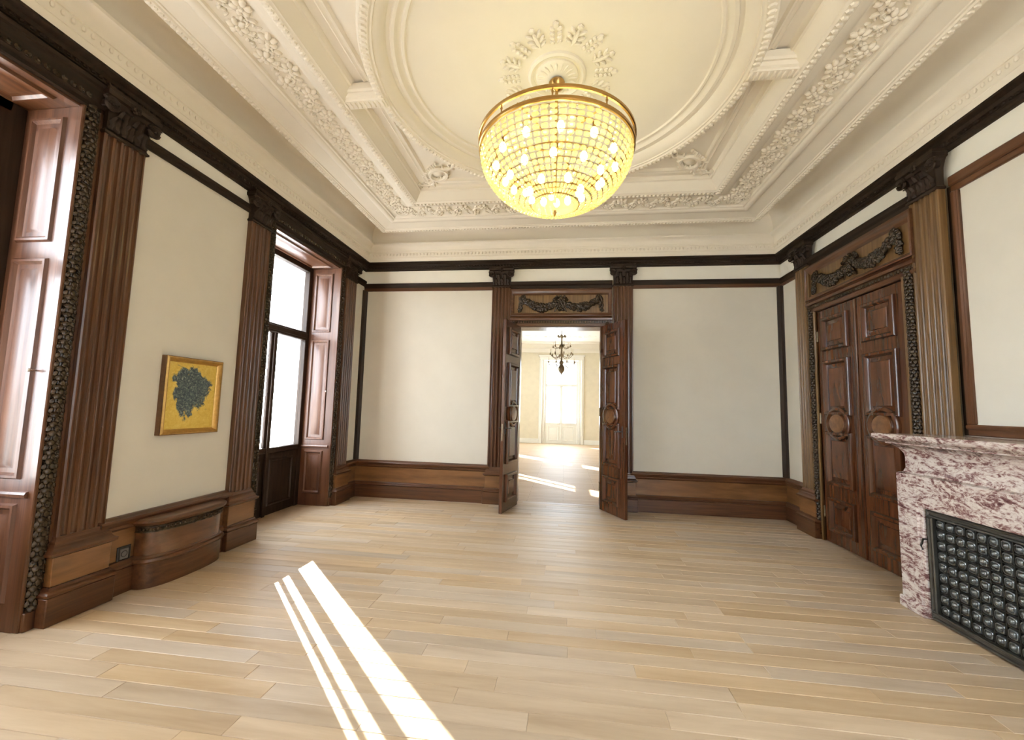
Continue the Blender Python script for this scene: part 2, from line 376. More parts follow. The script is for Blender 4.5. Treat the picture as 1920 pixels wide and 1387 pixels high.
# ------------------------------------------------------------------ ceiling
CX, CY = -.105, 3.45
def ceiling():
    m = MB()
    m.box(XL - .1, XR + .1, YF - .1, YB + .1, 4.66, 4.80)
    cl = tag(m.build('ceiling', 'plaster', smooth=False), 'white plaster coffered ceiling with round medallion and floral bands', 'ceiling', 'structure')
    # cornice frieze, cove, and hanging frame
    m = MB(); loop(m, [(.125, 3.98), (.135, 4.00), (.145, 4.06), (.150, 4.062), (.150, 4.075), (.143, 4.08), (.15, 4.155), (.162, 4.157), (.165, 4.18), (.158, 4.185), (.17, 4.225), (.20, 4.25), (.235, 4.262), (.25, 4.27), (.255, 4.292), (.24, 4.30), (.19, 4.302)]); m.build('cornice_frieze', 'plaster', cl)
    m = MB(); loop(m, [(.19, 4.302), (.185, 4.42), (.195, 4.48), (.23, 4.55), (.29, 4.59), (.36, 4.605), (.525, 4.605), (.535, 4.59), (.535, 4.40)]); m.build('cove', 'plaster', cl)
    m = MB(); loop(m, [(.535, 4.40), (.535, 4.362), (.545, 4.350), (.60, 4.350), (.61, 4.362), (.625, 4.362), (.63, 4.372), (.80, 4.395), (.81, 4.383), (.835, 4.376), (.87, 4.385), (.885, 4.402), (.905, 4.405), (.915, 4.425), (.93, 4.432), (1.215, 4.432), (1.23, 4.428), (1.25, 4.405), (1.30, 4.39), (1.345, 4.38), (1.355, 4.362), (1.365, 4.356), (1.425, 4.356), (1.435, 4.364), (1.45, 4.366), (1.455, 4.378), (1.52, 4.45), (1.53, 4.47), (1.55, 4.475), (1.555, 4.50), (1.575, 4.52)])
    m.build('hanging_frame', 'plaster', cl)
    # inner flat
    m = MB(); m.box(XL + 1.5, XR - 1.5, YF + 1.5, YB - 1.5, 4.52, 4.66)
    n = 64; 
    # ring: outer wall, egg band, cove, inner disc
    m.build('inner_field', 'plaster', cl, smooth=False)
    m = MB(); T = Matrix.Translation((CX, CY, 0))
    m.lathe([(1.69, 4.53), (1.685, 4.44), (1.675, 4.41), (1.665, 4.395), (1.60, 4.39), (1.585, 4.402), (1.57, 4.402), (1.565, 4.415), (1.54, 4.42), (1.50, 4.445), (1.475, 4.475), (1.47, 4.487), (1.44, 4.488), (1.432, 4.478), (1.405, 4.478), (1.385, 4.495), (1.37, 4.508), (1.355, 4.509), (1.345, 4.50), (1.325, 4.50), (1.315, 4.515), (1.30, 4.518), (0, 4.518)], 96, T)
    m.build('round_medallion', 'plaster', cl)
    # bead rows (egg and dart)
    m = MB()
    def beads(d, z, pitch, r, sides='LRB'):
        for sd in sides:
            if sd == 'B':
                x = XL + d
                while x < XR - d: m.lump((x, YB - d, z), (r[0], r[1], r[2]), n=6, m=4); x += pitch
            else:
                y = 1.6
                while y < YB - d: m.lump(((XL + d) if sd == 'L' else (XR - d), y, z), (r[1], r[0], r[2]), n=6, m=4); y += pitch
    beads(.572, 4.350, .048, (.019, .026, .015)); beads(1.395, 4.356, .052, (.021, .030, .018)); beads(.155, 4.12, .06, (.016, .012, .022))
    k = int(2 * pi * 1.63 / .052)
    for i in range(k):
        a = 2 * pi * i / k; m.lump((CX + 1.632 * cos(a), CY + 1.632 * sin(a), 4.392), (.033, .021, .019), RZ(a), 6, 4)
    o = m.build('egg_and_dart_beads', 'plaster', cl); o['kind'] = 'stuff'
    # floral band: rosettes and scrolls
    ro = MB(); 
    for i in range(6):
        a = 2 * pi * i / 6; ro.lump((.045 * cos(a), .045 * sin(a), -.004), (.036, .026, .026), RZ(a), 7, 5)
    ro.lump((0, 0, -.018), (.021, .021, .024), None, 7, 4); rom = ro.mesh('rosette', 'plaster')
    sc = MB()
    pts = [(-.14 + .28 * t, .055 * sin(2 * pi * t), -.004) for t in [i / 10 for i in range(11)]]
    sc.tube(pts, [.009 + .008 * sin(pi * i / 10) for i in range(11)], 5)
    for t, s_ in ((.12, 1), (.25, -1), (.38, 1), (.62, -1), (.75, 1), (.88, -1)):
        px, py = -.14 + .28 * t, .055 * sin(2 * pi * t)
        sc.lump((px, py + s_ * .04, -.006), (.036, .016, .022), RZ(s_ * .9), 6, 4)
        sc.lump((px + .03, py + s_ * .024, -.006), (.024, .012, .019), RZ(-s_ * .7), 6, 4)
        sc.lump((px - .035, -py * .9 + s_ * .03, -.004), (.026, .012, .018), RZ(s_ * 1.4), 6, 4)
    scm = sc.mesh('leaf_scroll', 'plaster')
    dm = 1.073; zb = 4.428
    def band(x, y, rz, w, i):
        o = link('rosette', rom, cl, (x, y, zb), rz)
    for sd, xx in (('L', XL + dm), ('R', XR - dm)):
        y = 2.35; i = 0
        while y < YB - dm - .06:
            s_ = 1 if i % 2 else -1
            link('rosette', rom, cl, (xx + .072 * s_, y, zb), i * .4)
            if i % 2 == 0: link('leaf_scroll', scm, cl, (xx, y + .14, zb), pi / 2)
            y += .14; i += 1
    x = XL + dm + .14; i = 0
    while x < XR - dm - .06:
        s_ = 1 if i % 2 else -1
        link('rosette', rom, cl, (x, YB - dm + .072 * s_, zb), i * .4)
        if i % 2 == 0: link('leaf_scroll', scm, cl, (x + .14, YB - dm, zb), 0)
        x += .14; i += 1
    # corner scrolls of the band
    for xx in (XL + dm, XR - dm):
        m = MB(); m.tube([((.02 + .085 * (1 - t)) * cos(4.5 * pi * t), (.02 + .085 * (1 - t)) * sin(4.5 * pi * t), -.006) for t in [i / 26 for i in range(27)]], [.017 * (1 - .5 * i / 26) for i in range(27)], 6)
        m.build('corner_scroll', 'plaster', cl, (xx, YB - dm, zb))
    # cross ribs beside the medallion
    for x0, x1 in ((XL + 1.38, CX - 1.60), (CX + 1.60, XR - 1.38)):
        m = MB(); m.extrude([(-.115, 4.53), (-.115, 4.47), (-.10, 4.455), (-.085, 4.455), (-.075, 4.425), (-.055, 4.415), (-.05, 4.40), (.05, 4.40), (.055, 4.415), (.075, 4.425), (.085, 4.455), (.10, 4.455), (.115, 4.47), (.115, 4.53)], x0, x1, 'x', Matrix.Translation((0, CY + .0, -.03)))
        x = x0 + .02
        while x < x1 - .01: m.lump((x, CY + .0, 4.37), (.017, .05, .014), None, 6, 4); x += .045
        m.build('cross_rib', 'plaster', cl)
    # panel mouldings and corner cartouches
    pr = [(0, 4.521), (.004, 4.50), (.018, 4.492), (.03, 4.50), (.045, 4.502), (.055, 4.490), (.07, 4.492), (.078, 4.506), (.09, 4.521)]
    for sx in (-1, 1):
        xe = (XL + 1.66) if sx < 0 else (XR - 1.66)
        yb = YB - 1.66
        for ya, yc in ((1.9, CY - .12), (CY + .12, yb)):
            m = MB(); m.extrude([(xe - sx * p, z) for p, z in pr], ya, yc, 'y', cap=False); m.build('panel_moulding', 'plaster', cl)
        m = MB(); m.extrude([(yb - p, z) for p, z in pr], min(xe, xe - sx * .95), max(xe, xe - sx * .95), 'x', cap=False); m.build('panel_moulding', 'plaster', cl)
        # cartouche
        cx, cy = xe - sx * .27, yb - .25
        m = MB(); q = Matrix.Translation((cx + sx * .03, cy + .02, 4.508)) @ Matrix.Rotation(sx * pi / 4, 4, 'Z') @ Matrix.Diagonal((1.25, 1.35, 1.7, 1))
        m.tube([(.105 * cos(2 * pi * i / 20), .075 * sin(2 * pi * i / 20), -.008) for i in range(21)], .019, 6, q)
        m.lump((0, 0, 0), (.07, .045, .016), None, 10, 4, q)
        for i in range(7): m.lump((-.12 + .04 * i, .085 - .02 * abs(i - 3), -.004), (.016, .034, .015), RZ((3 - i) * .32), 6, 4, q)
        for s2 in (-1, 1):
            m.tube([(s2 * (.11 + .30 * t), -.02 + .07 * sin(5 * t) * (1 - t * .4), -.006) for t in [i / 10 for i in range(11)]], [.018 * (1 - .7 * i / 10) for i in range(11)], 6, q)
            for i in range(9):
                t = .08 + i * .1; s3 = 1 if i % 2 else -1
                m.lump((s2 * (.11 + .30 * t), -.02 + .07 * sin(5 * t) * (1 - t * .4) + s3 * .03, -.004), (.030, .012, .013), RZ(s3 * s2 * .8), 6, 4, q)
        for i in range(9): m.lump((-.13 + .0325 * i, -.095, -.003), (.014, .024, .012), RZ((i - 4) * .2), 6, 4, q)
        m.build('cartouche', 'plaster', cl)
    # centre rosette
    m = MB(); m.lathe([(.26, 4.519), (.255, 4.50), (.235, 4.49), (.215, 4.50), (.205, 4.512), (.19, 4.513), (.185, 4.50), (.16, 4.488), (.05, 4.46), (0, 4.455)], 48, T); m.build('centre_rosette', 'plaster', cl)
    lf = MB()
    for i in range(20): lf.lump((.12 * cos(2 * pi * i / 20), .12 * sin(2 * pi * i / 20), 4.482), (.06, .012, .012), RZ(2 * pi * i / 20), 6, 4, T)
    lf.build('shell_flutes', 'plaster', cl)
    pal = MB(); 
    for dx, dy, rx, ry, a in ((.0, 0, .075, .017, 0), (.045, .03, .035, .014, .7), (.045, -.03, .035, .014, -.7), (.0, .035, .032, .014, .9), (.0, -.035, .032, .014, -.9), (-.04, .028, .028, .013, 1.1), (-.04, -.028, .028, .013, -1.1), (.085, 0, .022, .022, 0)):
        pal.lump((dx, dy, 0), (rx, ry, .016), RZ(a), 6, 4)
    palm = pal.mesh('palmette', 'plaster')
    pal2 = MB()
    for i in range(4):
        for s2 in (-1, 1): pal2.lump((-.05 + .035 * i, s2 * .022, 0), (.020, .016, .013), RZ(s2 * .6), 6, 4)
    pal2.lump((.085, 0, 0), (.03, .022, .013), None, 6, 4); pal2m = pal2.mesh('leaf_spray', 'plaster')
    for i in range(16):
        a = 2 * pi * i / 16
        o = link('palmette' if i % 2 else 'leaf_spray', palm if i % 2 else pal2m, cl, (CX + .405 * cos(a), CY + .405 * sin(a), 4.510), a); o.scale = (1.12, 1.3, 1.2)
ceiling()

# ------------------------------------------------------------------ dark cornice, rails, wainscot
def trims():
    names = {'L': 'left', 'R': 'right', 'B': 'back'}
    prof = [(0, 3.875), (.03, 3.875), (.045, 3.885), (.05, 3.905), (.065, 3.91), (.07, 3.93), (.085, 3.935), (.10, 3.96), (.125, 3.968), (.14, 3.98), (.142, 4.0), (.10, 4.004), (0, 4.004)]
    n = 1
    for sd in 'LRB':
        m = MB(); loop(m, prof, sd)
        # running row of carved leaves under the lip
        if sd == 'B':
            x = XL + .1
            while x < XR - .1: m.lump((x, YB - .078, 3.925), (.018, .012, .014), None, 5, 4); x += .05
        else:
            y = 1.2
            while y < YB - .1: m.lump(((XL + .078) if sd == 'L' else (XR - .078), y, 3.925), (.012, .018, .014), None, 5, 4); y += .05
        o = m.build('trim_%d' % n, 'wood_dark'); n += 1
        tag(o, 'near-black wooden cornice running along the top of the %s wall' % names[sd], 'cornice', 'structure')
    def rail(a, b, sd, z0, z1, lab, w2=0):
        nonlocal n
        m = MB(); h = z1 - z0
        m.extrude([(0, z0 + w2), (.022, z0 + w2), (.03, z0 + w2 + h * .15), (.03, z0 + w2 + h * .45), (.045, z0 + w2 + h * .6), (.05, z1 - .01), (.045, z1), (0, z1)], a, b)
        o = m.mesh('rail', 'wood_dark'); o = link('trim_%d' % n, o); n += 1
        if sd == 'L': o.location = (XL, 0, 0); o.rotation_euler.z = -pi / 2
        if sd == 'R': o.location = (XR, 0, 0); o.rotation_euler.z = pi / 2
        if sd == 'B': o.location = (0, YB, 0); o.rotation_euler.z = pi
        if w2:
            m = MB(); m.extrude([(0, z0), (.018, z0), (.026, z0 + .008), (.026, z0 + w2), (0, z0 + w2)], a, b); m.build('lower_strip', 'wood_h', o)
        tag(o, lab, 'picture rail', 'structure')
    # u = -y on the left wall, +y on the right, -x on the back
    rail(-4.03, -2.83, 'L', 3.645, 3.725, 'dark picture rail above the framed flower picture')
    rail(-YB + .02, -6.35, 'L', 3.60, 3.70, 'short dark picture rail between left window and room corner')
    rail(1.225, -XL - .01, 'B', 3.515, 3.645, 'dark picture rail over back wall field left of doorway', .055)
    rail(-XR + .01, -1.07, 'B', 3.515, 3.645, 'dark picture rail over back wall field right of doorway', .055)
    rail(6.14, YB - .02, 'R', 3.515, 3.645, 'short dark picture rail in the corner beside closed double door', .04)
    # frame round the overmantel field
    f = thing('trim_%d' % n, 'brown wooden frame of the pale field above marble fireplace', 'panel frame', (XR, 2.95, 0), pi / 2, 'structure'); n += 1
    for nm, a in (('frame_top', (-.95, .92, 3.50, 3.64)), ('frame_bottom', (-.92, .92, 1.41, 1.50))):
        m = MB(); m.box(a[0], a[1], 0, .03, a[2], a[3], .008); m.box(a[0], a[1], 0, .05, a[2] + .05, a[3], .01); m.build(nm, 'wood_h', f)
    for s_ in (-1, 1):
        m = MB(); x = .89 * s_; m.box(x - .035, x + .035, 0, .034, 1.5, 3.50, .008); m.box(x - .022, x + .022, 0, .045, 1.5, 3.50, .01); m.build('frame_side', 'wood_v', f)
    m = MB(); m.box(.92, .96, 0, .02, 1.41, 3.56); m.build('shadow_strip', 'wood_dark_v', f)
    # corner posts
    for x, y, rz, lab in ((XL, YB, 0, 'slim dark corner post where left and back walls meet'), (XR, YB, -pi / 2, 'slim dark corner post where back and right walls meet')):
        m = MB(); m.extrude([(0, 0), (.075, 0), (.075, -.012), (.06, -.028), (.035, -.032), (.032, -.035), (.028, -.06), (.012, -.075), (0, -.075)], .58, 3.53, 'z')
        o = m.build('trim_%d' % n, 'wood_dark_v', None, (x, y, 0), rz); n += 1; tag(o, lab, 'corner post', 'structure')
    # wainscot
    def wain(name, a, b, loc, rz, lab, inset=0):
        t = thing(name, lab, 'wainscot', loc, rz, 'structure')
        m = MB(); m.extrude([(0, 0), (.075, 0), (.075, .19), (.07, .195), (0, .195)], a, b); m.build('plinth_board', 'wood_h', t)
        m = MB(); m.extrude([(0, .195), (.070, .195), (.084, .202), (.086, .215), (.078, .228), (.062, .236), (.055, .25), (.04, .255), (0, .255)], a, b); m.build('base_moulding', 'wood_h', t)
        m = MB(); m.box(a, b, 0, .034, .255, .50); m.build('veneer_field', 'wood_veneer', t)
        m = MB(); m.extrude([(0, .49), (.036, .49), (.04, .50), (.055, .51), (.058, .53), (.075, .545), (.08, .57), (.072, .585), (.05, .59), (.04, .60), (.02, .605), (0, .605)], a, b); m.build('cap_moulding', 'wood_h', t)
        return t
    wain('baseboard_back', 1.19, -XL - .0, (0, YB, 0), pi, 'tall wooden wainscot along back wall left of doorway')
    wain('baseboard_back_right', -XR, -1.03, (0, YB, 0), pi, 'tall wooden wainscot along back wall right of doorway')
    wain('baseboard_left', -4.05, -2.80, (XL, 0, 0), -pi / 2, 'low wainscot behind the bow-fronted radiator cover')
    wain('baseboard_left_corner', -YB, -6.35, (XL, 0, 0), -pi / 2, 'short wainscot between left window and back corner')
    wain('baseboard_right_corner', 6.1, YB, (XR, 0, 0), pi / 2, 'short wainscot between closed double door and corner')
    return n
NT = trims()

# ------------------------------------------------------------------ pilasters
def leafmesh(w, h, curl):
    m = MB(); R = []
    N = 8
    for i in range(N + 1):
        t = i / N; ww = w * (1 - .25 * t) * (1 + .22 * sin(t * 5 * pi)) * (1 if t < .85 else .6)
        y = .01 + curl * max(0, (t - .35)) ** 2 * 2.4; z = h * (t if t < .85 else .85 - (t - .85) * .9)
        R.append([(-ww, y, z), (-ww * .5, y + .012, z), (0, y + .004, z), (ww * .5, y + .012, z), (ww, y, z)])
    m.rings(R, None, False, False, False)
    R2 = [[(p[0], p[1] - .006, p[2]) for p in r] for r in R]; m.rings(R2, None, False, False, False)
    return m.mesh('leaf', 'wood_dark_v')
LF1, LF2 = leafmesh(.045, .13, .05), leafmesh(.05, .2, .07)
vo = MB()
vo.tube([((.012 + .042 * (1 - t)) * cos(.5 + 5 * pi * t), .0, (.012 + .042 * (1 - t)) * sin(.5 + 5 * pi * t)) for t in [i / 34 for i in range(35)]], [.016 * (1 - .45 * i / 34) for i in range(35)], 7)
vo.lump((0, .004, 0), (.016, .022, .016)); vo.box(-.03, .03, -.06, -.004, -.03, .03, .008)
VOL = vo.mesh('volute', 'wood_dark_v')
def make_pilaster(gold):
    wv = 'wood_gold_v' if gold else 'wood_v'
    t = thing('pilaster', 'x', 'pilaster', group='fluted pilasters around the room')
    m = MB(); m.box(-.215, .215, 0, .125, 0, .19, .006); m.build('plinth', 'wood_h', t)
    m = MB(); m.rings([[(-x, 0, z), (-x, d, z), (x, d, z), (x, 0, z)] for x, d, z in ((.215, .125, .19), (.222, .132, .198), (.222, .132, .212), (.21, .12, .226), (.198, .108, .232), (.193, .103, .246), (.188, .098, .25))], None, False, False, True); m.build('plinth_moulding', 'wood_h', t)
    m = MB(); m.box(-.185, .185, 0, .095, .25, .445, .004); m.build('pedestal', 'wood_veneer', t)
    m = MB(); m.rings([[(-x, 0, z), (-x, d, z), (x, d, z), (x, 0, z)] for x, d, z in ((.185, .095, .445), (.21, .118, .455), (.213, .12, .475), (.195, .10, .485), (.185, .092, .50), (.182, .09, .515), (.172, .078, .525), (.17, .076, .545), (.16, .066, .555), (.157, .063, .575))], None, False, True, True); m.build('base_moulding', 'wood_h', t)
    pr = [(-.155, 0), (-.155, .055), (-.146, .062)]
    nf = 5; fw = .29 / nf
    for i in range(nf):
        x0 = -.145 + i * fw
        pr.append((x0 + .009, .062))
        for k in range(7): a = pi * k / 6; pr.append((x0 + fw / 2 - (fw / 2 - .009) * cos(a), .062 - .021 * sin(a)))
        pr.append((x0 + fw - .009, .062))
    pr += [(.146, .062), (.155, .055), (.155, 0)]
    m = MB(); m.extrude(pr, .575, 3.55, 'z', closed=True); m.build('fluted_shaft', wv, t, ang=30)
    m = MB()
    m.rings([[(-x, 0, z), (-x, d, z), (x, d, z), (x, 0, z)] for x, d, z in ((.157, .064, 3.545), (.168, .075, 3.552), (.168, .075, 3.568), (.158, .066, 3.575), (.152, .062, 3.59), (.150, .062, 3.66), (.156, .07, 3.74), (.175, .09, 3.80), (.185, .10, 3.815), (.185, .10, 3.82), (.205, .122, 3.828), (.208, .125, 3.862), (.198, .115, 3.87), (.195, .112, 3.90))], None, False, True, True)
    c = m.build('capital', 'wood_dark_v', t)
    for x in (-.10, 0, .10): link('leaf', LF1, c, (x, .062, 3.585))
    for x in (-.055, .055): link('leaf', LF2, c, (x, .06, 3.60))
    for s_ in (-1, 1):
        v = link('volute', VOL, c, (s_ * .165, .105, 3.765)); v.scale = (s_, 1, 1)
    m = MB()
    for i in range(5): m.lump((.022 * cos(i * 1.257), .0, .022 * sin(i * 1.257)), (.018, .014, .018))
    m.lump((0, .012, 0), (.013, .012, .013)); m.build('flower', 'wood_dark_v', c, (0, .12, 3.83))
    return t
P1, P2 = make_pilaster(False), make_pilaster(True)
used = set()
def place(proto, loc, rz, lab):
    o = proto if id(proto) not in used else copy_tree(proto); used.add(id(proto))
    o.location = loc; o.rotation_euler.z = rz; o['label'] = lab
place(P1, (XL, 2.685, 0), -pi / 2, 'large fluted dark wood pilaster left of the framed picture')
place(P1, (XL, 4.175, 0), -pi / 2, 'fluted dark wood pilaster between the framed picture and the window')
place(P1, (XL, 6.215, 0), -pi / 2, 'fluted dark wood pilaster between the window and back corner')
place(P1, (-1.075, YB, 0), pi, 'fluted brown pilaster left of the open doorway')
place(P1, (.92, YB, 0), pi, 'fluted brown pilaster right of the open doorway')
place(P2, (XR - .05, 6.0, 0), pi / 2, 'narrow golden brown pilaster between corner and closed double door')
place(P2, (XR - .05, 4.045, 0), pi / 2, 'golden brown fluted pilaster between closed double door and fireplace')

# ------------------------------------------------------------------ carved strips, window and door surrounds
def carved_mesh(z0, z1, r=.044):
    m = MB()
    m.lathe([(r * .86, z0), (r * .86, z1)], 14, None, True, True)
    z = z0 + .02; k = 0
    while z < z1 - .02:
        for i in range(6):
            a = 2 * pi * (i + .5 * (k % 2)) / 6
            m.lump((r * .86 * cos(a), r * .86 * sin(a), z), (.013, .019, .026), RZ(a) @ RY(-.35), 6, 4)
        z += .032; k += 1
    return m.mesh('carved_leaf_strip', 'wood_carved', ang=50)
CV_W = carved_mesh(.12, 3.70); CV_D = carved_mesh(.03, 2.96, .036)
def window_surround(a, b, n, lab):
    t = thing('trim_%d' % n, lab, 'window surround', (XL, (a + b) / 2, 0), -pi / 2, 'structure'); w = (b - a) / 2
    for s_ in (-1, 1):
        link('carved_leaf_strip', CV_W, t, (s_ * (w + .052), .012, 0))
        m = MB(); m.box(s_ * w - .012, s_ * w + .012, -.03, .03, 0, HEAD, .006); m.box(s_ * (w + .11) - .012, s_ * (w + .11) + .012, 0, .03, 0, 3.72, .004); m.build('jamb_bead', 'wood_v', t)
        m = MB(); m.box(min(s_ * (w), s_ * (w + .10)), max(s_ * w, s_ * (w + .10)), 0, .05, 0, .12, .004); m.build('strip_foot', 'wood_v', t)
    m = MB(); m.extrude([(0, 3.68), (.02, 3.68), (.03, 3.69), (.03, 3.72), (.05, 3.735), (.055, 3.78), (.07, 3.80), (.075, 3.84), (.09, 3.85), (.09, 3.88), (0, 3.88)], -w - .13, w + .13); m.build('head_moulding', 'wood_dark', t)
    m = MB()
    x = -w
    while x < w: m.lump((x, .055, 3.757), (.022, .012, .022), None, 6, 4); x += .05
    m.build('carved_head_row', 'wood_carved', t)
    # panelled soffit
    m = MB(); m.box(-w, w, WX - XL - .02, 0, HEAD - .02, HEAD + .02)
    s = m.build('soffit', 'wood_h', t)
    m = MB(); m.rings([[(-w + .1 + i, -.43 + i, z), (w - .1 - i, -.43 + i, z), (w - .1 - i, -.07 - i, z), (-w + .1 + i, -.07 - i, z)] for i, z in ((0, HEAD - .02), (.012, HEAD - .04), (.03, HEAD - .04), (.045, HEAD - .022), (.07, HEAD - .024), (.09, HEAD - .034))]); m.build('soffit_panel', 'wood_h', s)
    return t
window_surround(*WIN[0], NT, 'carved dark surround of the nearest left window'); NT += 1
window_surround(*WIN[1], NT, 'carved dark surround of the left window near the corner'); NT += 1

def window(name, y0, y1, x, lab, mat, rz=-pi / 2, bar=None, st=.09, bot=.9):
    cy = (y0 + y1) / 2; w = (y1 - y0) / 2
    t = thing(name, lab, 'window', (x, cy, 0) if rz == -pi / 2 else (cy, x, 0), rz, 'structure')
    m = MB()
    for s_ in (-1, 1): m.box(s_ * w - (st if s_ > 0 else 0), s_ * w + (st if s_ < 0 else 0), -.05, .04, 0, HEAD - .02, .006)
    m.box(-w + .09, w - .09, -.05, .04, HEAD - .10, HEAD - .02, .006); m.build('frame', mat, t)
    m = MB(); m.box(-w + .09, w - .09, -.05, .05, 2.50, 2.63, .012); m.box(-w + .09, w - .09, .05, .065, 2.53, 2.60, .006); m.build('transom', mat, t)
    m = MB(); mw, md = (.048, .022) if bar is not None else (.065, .04); m.box(-mw, mw, -md, md, bot, 2.50, .008); m.box(-.028, .028, .04, .06, 0, 2.50, .006); m.build('mullion', mat, t)
    if bar is not None:
        m = MB(); m.box(bar - .0325, bar + .0325, -.01, .01, bot, 2.50, .01); m.build('sun_stripe_bar', mat, t)  # unseen upright added to split the sunlight into separate floor stripes
    m = MB(); m.box(-w + .09, w - .09, -.05, .045, bot - .06, bot + .015, .008); m.build('sill_rail', mat, t)
    for s_ in (-1, 1):
        m = MB(); x0, x1 = sorted((s_ * .002, s_ * (w - .09))); m.box(x0, x1, -.045, .02, 0, bot - .05, .004)
        p = m.build('lower_panel', mat, t)
        m = MB(); m.rectpanel(x0 + .08, x1 - .08, .12, bot - .14, [(0, .02), (.01, .034), (.025, .036), (.04, .022), (.07, .022), (.09, .03)]); m.build('raised_field', mat, p)
        m = MB(); m.box(x0, x1, -.012, -.006, bot, 2.51); m.build('pane', 'glass', t)
    m = MB(); m.box(-w + .08, w - .08, -.012, -.006, 2.62, HEAD - .09); m.build('pane', 'glass', t)
    return t
window('window_1', *WIN[0], WX, 'nearest left window, only its dark frame edge in view', 'wood_dark_v', st=.17)
window('window_2', *WIN[1], WX, 'tall bright left window with dark transom and lower panel', 'wood_dark_v', bar=.1675)

window('window_7', *FW, YF - .12, 'tall window added in the unseen wall behind the viewer for fill light', 'wood_dark_v', rz=0)  # invented window, lets in extra daylight to even out the back wall
def shutter(loc, rz, lab, knob=1):
    t = thing('window_shutter', lab, 'shutter', loc, rz, group='folded shutters in the window recesses')
    Wd = .45
    m = MB(); m.box(0, Wd, -.03, .012, 0, HEAD - .02, .004); m.build('shutter_board', 'wood_shutter', t)
    for z0, z1 in ((2.64, 3.58), (.98, 2.52), (.18, .82)):
        m = MB(); m.rectpanel(.075, Wd - .075, z0, z1, [(0, .012), (.01, .03), (.026, .032), (.04, .016), (.046, .008), (.07, .010), (.095, .024)]); m.build('panel', 'wood_shutter', t)
    m = MB(); m.extrude([(.012, .86), (.03, .865), (.034, .885), (.026, .90), (.012, .905)], .0, Wd); m.build('ledge', 'wood_shutter', t)
    m = MB(); m.tube([(.062, .012, 1.72), (.062, .045, 1.72)], .006); m.lump((.062, .052, 1.72), (.013, .013, .013), None, 10, 6); m.build('knob', 'steel', t)
shutter((XL - .02, WIN[0][1] + .0, 0), pi, 'reddish panelled shutter folded in the nearest window recess, left edge')
shutter((XL - .02, WIN[1][1], 0), pi, 'panelled brown shutter at the far side of the bright left window')
shutter((WX + .035, WIN[1][0], 0), 0, 'panelled shutter at the near side of the bright left window')

# garland used above both doors
def garland_mesh():
    m = MB(); random.seed(3)
    def blob(x, z, s): m.lump((x, random.uniform(.006, .016), z), (s * random.uniform(.8, 1.2), s * .75, s * random.uniform(.8, 1.2)), RY(random.uniform(0, 3)), 6, 4)
    for sg in (-1, 1):
        for i in range(46):
            t = i / 45; x = sg * (.08 + .52 * t); z = .02 - .10 * sin(pi * t) + .07 * t
            s = .028 + .034 * sin(pi * t)
            for q in range(5): blob(x + random.uniform(-.02, .02), z + random.uniform(-1, 1) * s, .02 + random.uniform(0, .011))
        for i in range(22):
            t = i / 21; x = sg * (.63 + .05 * t); z = .13 - .24 * t
            for q in range(2): blob(x + random.uniform(-.045, .045) * (1 - .5 * t), z, .025 - .008 * t)
        for i in range(7): a = 2 * pi * i / 7; blob(sg * .62 + .03 * cos(a), .13 + .03 * sin(a), .02)
        # bow loops
        m.tube([(sg * (.02 + .10 * sin(pi * t)), .012, .03 + .13 * t * (1 - .2 * t) + .03 * sin(2 * pi * t)) for t in [i / 10 for i in range(11)]], .016, 6)
        m.tube([(sg * .01, .014, .04), (sg * .06, .02, -.05), (sg * .10, .014, -.12)], [.016, .015, .008], 6)
    for i in range(26): blob(random.uniform(-.05, .05), random.uniform(-.09, .09), .022)
    for i in range(8): a = 2 * pi * i / 8; blob(.09 * cos(a), .12 + .035 * sin(a), .02)
    return m.mesh('garland', 'wood_carved', ang=60)
GARL = garland_mesh()
def door_surround(n, loc, rz, cx, half, lab, gold):
    """local x along the wall, y into room, origin below the door centre"""
    wv = 'wood_gold_v' if gold else 'wood_v'; wh = 'wood_h'
    t = thing('trim_%d' % n, lab, 'door surround', loc, rz, 'structure')
    o = .165
    for s_ in (-1, 1):
        link('carved_leaf_strip', CV_D, t, (s_ * (half + .085), .045, 0))
        m = MB(); a, b = sorted((s_ * half, s_ * (half + .17))); m.box(a, b, 0, .045, 0, 3.03, .004)
        a, b = sorted((s_ * half, s_ * (half + .035))); m.box(a, b, .0, .062, 0, 2.93, .006); m.build('jamb', wv, t)
    m = MB(); m.extrude([(0, 2.885), (.05, 2.885), (.062, 2.895), (.062, 2.93), (.05, 2.94), (.052, 2.985), (.075, 2.99), (.08, 3.02), (.06, 3.035), (.05, 3.06), (0, 3.06)], -half - .165, half + .165); m.build('lintel', wh, t)
    m = MB(); x = -half - .14
    while x < half + .15: m.lump((x, .056, 2.962), (.016, .014, .020), None, 6, 4); x += .042
    m.build('egg_row', 'wood_carved', t)
    m = MB(); m.box(-half - .165, half + .165, 0, .03, 3.05, 3.50); m.build('overdoor_board', 'wood_gold_v', t)
    m = MB(); hx = half + .165
    m.rings([[(-hx + i, y, 3.06 + i * .9), (hx - i, y, 3.06 + i * .9), (hx - i, y, 3.515 - i * 1.6), (-hx + i, y, 3.515 - i * 1.6)] for i, y in ((0, .03), (.0, .075), (.012, .08), (.025, .066), (.04, .062), (.05, .05), (.062, .032))], None, cap1=False); m.build('panel_moulding', wh, t)
    link('garland', GARL, t, (0, .04, 3.245)).scale = ((half + .03) / .70, 1.25, .98)
    m = MB(); m.extrude([(0, 3.515), (.03, 3.515), (.04, 3.53), (.045, 3.57), (.07, 3.59), (.078, 3.63), (.07, 3.645), (0, 3.645)], -half - .17, half + .17); m.build('top_rail', 'wood_dark', t)
    return t
